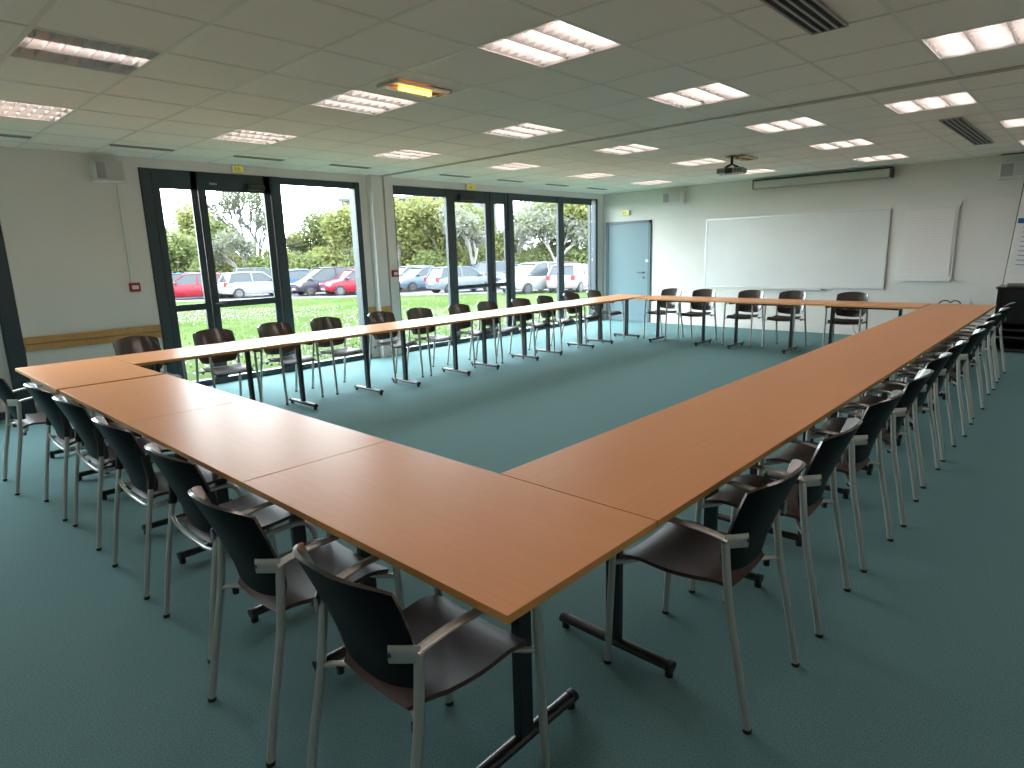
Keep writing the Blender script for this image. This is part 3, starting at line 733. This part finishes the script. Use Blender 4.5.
def place_car(kind, u, D, yaw, paint, label, group='parked cars'):
    lat = (u-512)/640*D; x, y = out(lat, D); z = -.71
    base = math.atan2(RR.y, RR.x)          # yaw 0: front towards the right
    p = protos[kind]; rz = base+R(yaw)
    if kind in usedp: c = dup(p, (x,y,z), rz, label, group)
    else: usedp.add(kind); c = p; c.location = (x,y,z); c.rotation_euler.z = rz; c['label'] = label; c['group'] = group
    for ch in c.children:
        if ch.name.split('.')[0] in ('body','roof'):
            ch.material_slots[0].link = 'OBJECT'; ch.material_slots[0].material = paints[paint]
cars = [('hatch',180,41,205,'blue','dark blue parked car at the left edge of the left glazed door'),
 ('hatch',192,38.5,200,'red','red parked car seen through the left glazed door'),
 ('saloon',223,41,130,'navy','navy parked car left of the white hatchback'),
 ('hatch',256,39,42,'white','white hatchback with its rear towards the windows, left glazed door'),
 ('mpv',262,47,30,'silver','silver roof behind the white hatchback'),
 ('hatch',300,43,110,'blue','bright blue parked car left of the plum car'),
 ('mpv',327,39.5,218,'plum','dark plum parked car seen through the left large window'),
 ('saloon',352,48,200,'silver','silver parked car behind the red car'),
 ('hatch',357,38.5,215,'red','bright red parked car by the right frame of the left window'),
 ('hatch',410,43,215,'white','white parked car at the left of the right window'),
 ('saloon',424,41,222,'grey','blue-grey parked car in the first pane of the right window'),
 ('hatch',464,37.5,35,'silver','silver-blue car crossing behind the post of the right glazed door'),
 ('saloon',478,47,200,'navy','dark car behind the silver-blue one'),
 ('mpv',506,45,40,'grey','grey-blue people carrier behind the narrow door pane'),
 ('saloon',526,41,215,'blue','blue parked car left of the white people carrier'),
 ('mpv',537,35.5,222,'white','large white people carrier in the third pane of the right window'),
 ('hatch',578,35.5,62,'rose','pinkish white car showing its red tail lights, last pane'),
 ('hatch',572,44,30,'maroon','maroon roof behind the pinkish white car'),
 ('saloon',150,44,200,'white','white parked car hidden left of the left window'),
 ('hatch',620,36,218,'navy','navy parked car beyond the end of the right window')]
for c in cars[:18]: place_car(*c)

# trees
def leafcloud(bm, rnd, blobs, n, s, mi=0):
    for k in range(n):
        b = rnd.choice(blobs); 
        v = Vector((rnd.gauss(0,1),rnd.gauss(0,1),rnd.gauss(0,1))).normalized()*(rnd.random()**.45)
        p = Vector(b[:3])+Vector((v.x*b[3],v.y*b[3],v.z*b[4])); q = s*rnd.uniform(.6,1.4)
        a = Vector((rnd.gauss(0,1),rnd.gauss(0,1),rnd.gauss(0,.6))).normalized(); c = a.cross(Vector((rnd.gauss(0,1),rnd.gauss(0,1),rnd.gauss(0,1)))).normalized()
        vs = [bm.verts.new(p+a*q), bm.verts.new(p+c*q*.6), bm.verts.new(p-a*q), bm.verts.new(p-c*q*.6)]
        bm.faces.new(vs).material_index = mi
def branches(bm, rnd, p, d, l, r, depth, tips, mi=0, spread=.5):
    e = p+d*l; mid = p+d*l*.5+Vector((rnd.uniform(-1,1),rnd.uniform(-1,1),0))*l*.05
    tube(bm, [p, mid, e], r, seg=5 if depth > 1 else 4, r2=r*.62, mi=mi)
    if depth == 0: tips.append(e); return
    for k in range(rnd.choice((2,3,3))):
        nd = (d+Vector((rnd.uniform(-1,1),rnd.uniform(-1,1),rnd.uniform(-.2,.6)))*spread).normalized()
        branches(bm, rnd, p+d*l*rnd.uniform(.55,1), nd, l*rnd.uniform(.62,.85), r*.66, depth-1, tips, mi, spread)
def make_tree(name, kind, seed):
    rnd = random.Random(seed); t = thing(name, 'x', 'tree')
    bm = BM(); tips = []
    dep = 7 if kind == 'bare' else (4 if kind != 'bush' else 3)
    l0 = {'bare':2.1,'round':1.7,'tall':2.2,'bush':.8,'blossom':1.8}[kind]
    branches(bm, rnd, Vector((0,0,-.1)), Vector((0,0,1)), l0, .10 if kind == 'bush' else (.21 if kind == 'bare' else .15), dep, tips, spread=.55 if kind == 'bare' else (.42 if kind == 'tall' else .6))
    obj('trunk', bm, M['birch'] if kind == 'blossom' else (M['darkbark'] if kind == 'bare' else M['bark']), t)
    bm = BM(); bl = {'bare':(.6,.6,5200,.07),'round':(1.2,1.0,4600,.15),'tall':(1.1,1.3,4600,.15),'bush':(1.0,.9,3400,.13),'blossom':(.8,.7,3600,.10)}[kind]
    blobs = [(p.x,p.y,p.z,bl[0],bl[1]) for p in tips]
    if kind in ('round','tall','bush'):
        top = max(p.z for p in tips)
        for k in range(10): 
            a = rnd.uniform(0,2*PI); blobs.append((math.cos(a)*1.2,math.sin(a)*1.2,top*rnd.uniform(.15,.55),1.2,1.1))
    leafcloud(bm, rnd, blobs, bl[2], bl[3])
    lm = {'bare':'leafc','round':'leafb','tall':'leafa','bush':'leafa','blossom':'blossom'}[kind]
    obj('foliage', bm, M[lm], t)
    return t
TP = {'bare':make_tree('bare_tree','bare',5),'round':make_tree('leafy_tree','round',9),'tall':make_tree('tall_tree','tall',12),'bush':make_tree('bush','bush',4),'blossom':make_tree('blossom_tree','blossom',21)}
TP['bush']['category'] = 'bush'; usedt = set()
def place_tree(kind, u, D, sc, label, rz=0, leaf=None, grp='trees beyond the car park'):
    lat = (u-512)/640*D; x, y = out(lat, D); p = TP[kind]
    if kind in usedt: t = dup(p, (x,y,-.76), rz, label, grp)
    else: usedt.add(kind); t = p; t.location = (x,y,-.76); t.rotation_euler.z = rz; t['label'] = label; t['group'] = grp
    sc *= 1.12 if kind == 'bush' else 1.45; t.scale = (sc,sc,sc)
    if leaf:
        for ch in t.children:
            if ch.name.startswith('foliage'): ch.material_slots[0].link = 'OBJECT'; ch.material_slots[0].material = M[leaf]
trees = [('bare',258,52,.80,'large bare-branched tree behind the white hatchback'),
 ('round',176,50,.75,'rounded green tree in the narrow left door pane',1,'leafb'),
 ('blossom',243,49,.62,'white blossoming tree left of the bare tree',2),
 ('round',222,57,.85,'green tree behind the navy car',3),
 ('tall',205,60,.8,'yellow-green tree behind the middle posts of the left door',2),
 ('tall',304,60,.52,'slim yellow-green tree right of the bare tree',.4),
 ('bare',297,60,.42,'smaller bare tree at the left of the large left pane',2.2),
 ('round',325,64,.62,'low green tree behind the plum car',5),
 ('tall',352,52,.68,'tall yellow-green tree at the right edge of the left window',1.2),
 ('tall',340,60,.68,'yellow-green tree beside the tall one, left window',4,'leafb'),
 ('tall',402,50,.70,'yellow-green tree in the first pane of the right window',2.6),
 ('round',425,54,.72,'wide green tree behind the blue-grey car',.8,'leafa'),
 ('tall',445,51,.70,'yellow-green tree left of the white blossoming one',3.3),
 ('blossom',476,47,.80,'white blossoming tree seen through the right glazed door',.5),
 ('round',468,56,1.0,'green tree behind the blossoming tree of the right door',2),
 ('blossom',524,50,.85,'white blossoming tree in the third pane of the right window',3.8),
 ('tall',548,54,.76,'yellow-green tree behind the white people carrier',5.1),
 ('round',575,52,.92,'green tree in the last pane of the right window',1.7,'leafa'),
 ('blossom',560,48,.75,'pale blossoming tree by the last window post',5.5),
 ('tall',595,50,.74,'yellow-green tree cut by the right window frame',.2),
 ('round',506,54,.62,'green tree behind the narrow pane of the right glazed door',2.9)]
for tr in trees: place_tree(*tr)
k = 0
for u in range(160, 620, 17):
    if 372 < u < 388: continue
    side = 'left' if u < 380 else 'right'
    place_tree('bush', u, 49+(k % 3)*2.5, (.95,1.15,1.05)[k % 3], f'dense green bush of the hedge behind the cars, {side} window, number {k+1} from the left', k*1.3, ('leafb','leafa','leafc')[k % 3], 'hedge bushes behind the cars'); k += 1
# far buildings
def building(name, u, D, w, h, dd, mtl, label, rows, cols, roof=None):
    lat = (u-512)/640*D; x, y = out(lat, D); t = thing(name, label, 'building', (x,y,-.8), math.atan2(RR.y,RR.x))
    bm = BM(); box(bm, (-w/2,0,0), (w/2,dd,h)); obj('wall', bm, mtl, t)
    bm = BM(); box(bm, (-w/2-.4,-.4,h), (w/2+.4,dd+.4,h+.5)); obj('roof', bm, roof or M['block'], t)
    for r in range(rows):
        bm = BM()
        for c in range(cols):
            cx = -w/2+w*(c+.5)/cols; box(bm, (cx-w/cols*.3,-.06,h*(r+.35)/rows), (cx+w/cols*.3,-.01,h*(r+.75)/rows))
        obj('window_row', bm, M['farwin'], t)
building('apartment_block', 425, 110, 26, 11.5, 10, M['block'], 'grey apartment block above the trees, right window', 4, 12)
building('apartment_block', 342, 120, 7, 9.2, 8, M['brick'], 'reddish block above the trees at the right of the left window', 4, 4, M['brick'])
building('warehouse', 186, 95, 9, 4.9, 8, M['block'], 'distant low building with a blue roof in the narrow left pane', 1, 4, M['blueroof'])

# ------------------------------------------------------------------ light
wd = bpy.data.worlds.new('World'); bpy.context.scene.world = wd; wd.use_nodes = True
nt = wd.node_tree; bg = nt.nodes['Background']
tc = nt.nodes.new('ShaderNodeTexCoord'); ns = nt.nodes.new('ShaderNodeTexNoise'); ns.inputs['Scale'].default_value = 2.2; ns.inputs['Detail'].default_value = 4
rp = nt.nodes.new('ShaderNodeValToRGB'); rp.color_ramp.elements[0].color = (.74,.84,1,1); rp.color_ramp.elements[1].color = (.92,.97,1,1)
rp.color_ramp.elements[0].position = .3; rp.color_ramp.elements[1].position = .65
nt.links.new(tc.outputs['Generated'], ns.inputs['Vector']); nt.links.new(ns.outputs['Fac'], rp.inputs[0]); nt.links.new(rp.outputs[0], bg.inputs['Color'])
bg.inputs['Strength'].default_value = 11.5
for (y0, y1) in (W1, W2, W3):               # sampling portals in the window openings
    la = bpy.data.lights.new('window_portal', 'AREA'); la.shape = 'RECTANGLE'; la.size = 2.6; la.size_y = y1-y0
    la.cycles.is_portal = True
    o = bpy.data.objects.new('window_portal', la); C.objects.link(o); o.location = (XW-.3,(y0+y1)/2,1.32); o.rotation_euler = (0,-PI/2,0)

# ------------------------------------------------------------------ camera
yaw, pit, rol, f = .75208, -.20795, -.02852, 626.9
fw = Vector((-math.sin(yaw)*math.cos(pit), math.cos(yaw)*math.cos(pit), math.sin(pit)))
r = fw.cross(Vector((0,0,1))).normalized(); u = r.cross(fw)
r2 = r*math.cos(rol)+u*math.sin(rol); u2 = -r*math.sin(rol)+u*math.cos(rol)
cd = bpy.data.cameras.new('camera'); cam = bpy.data.objects.new('camera', cd); C.objects.link(cam)
m = Matrix((r2, u2, -fw)).transposed().to_4x4(); m.translation = (.9068,-.9328,1.5603); cam.matrix_world = m
cd.sensor_fit = 'HORIZONTAL'; cd.sensor_width = 36; cd.lens = f*36/1024; cd.clip_end = 500; cd.clip_start = .05
sc = bpy.context.scene; sc.camera = cam
sc.view_settings.view_transform = 'Standard'; sc.view_settings.look = 'None'; sc.view_settings.gamma = 1
sc.view_settings.exposure = 0.84; sc.view_settings.use_curve_mapping = False
sc.cycles.max_bounces = 10; sc.cycles.diffuse_bounces = 6; sc.cycles.transparent_max_bounces = 12; sc.cycles.caustics_reflective = False; sc.cycles.caustics_refractive = False
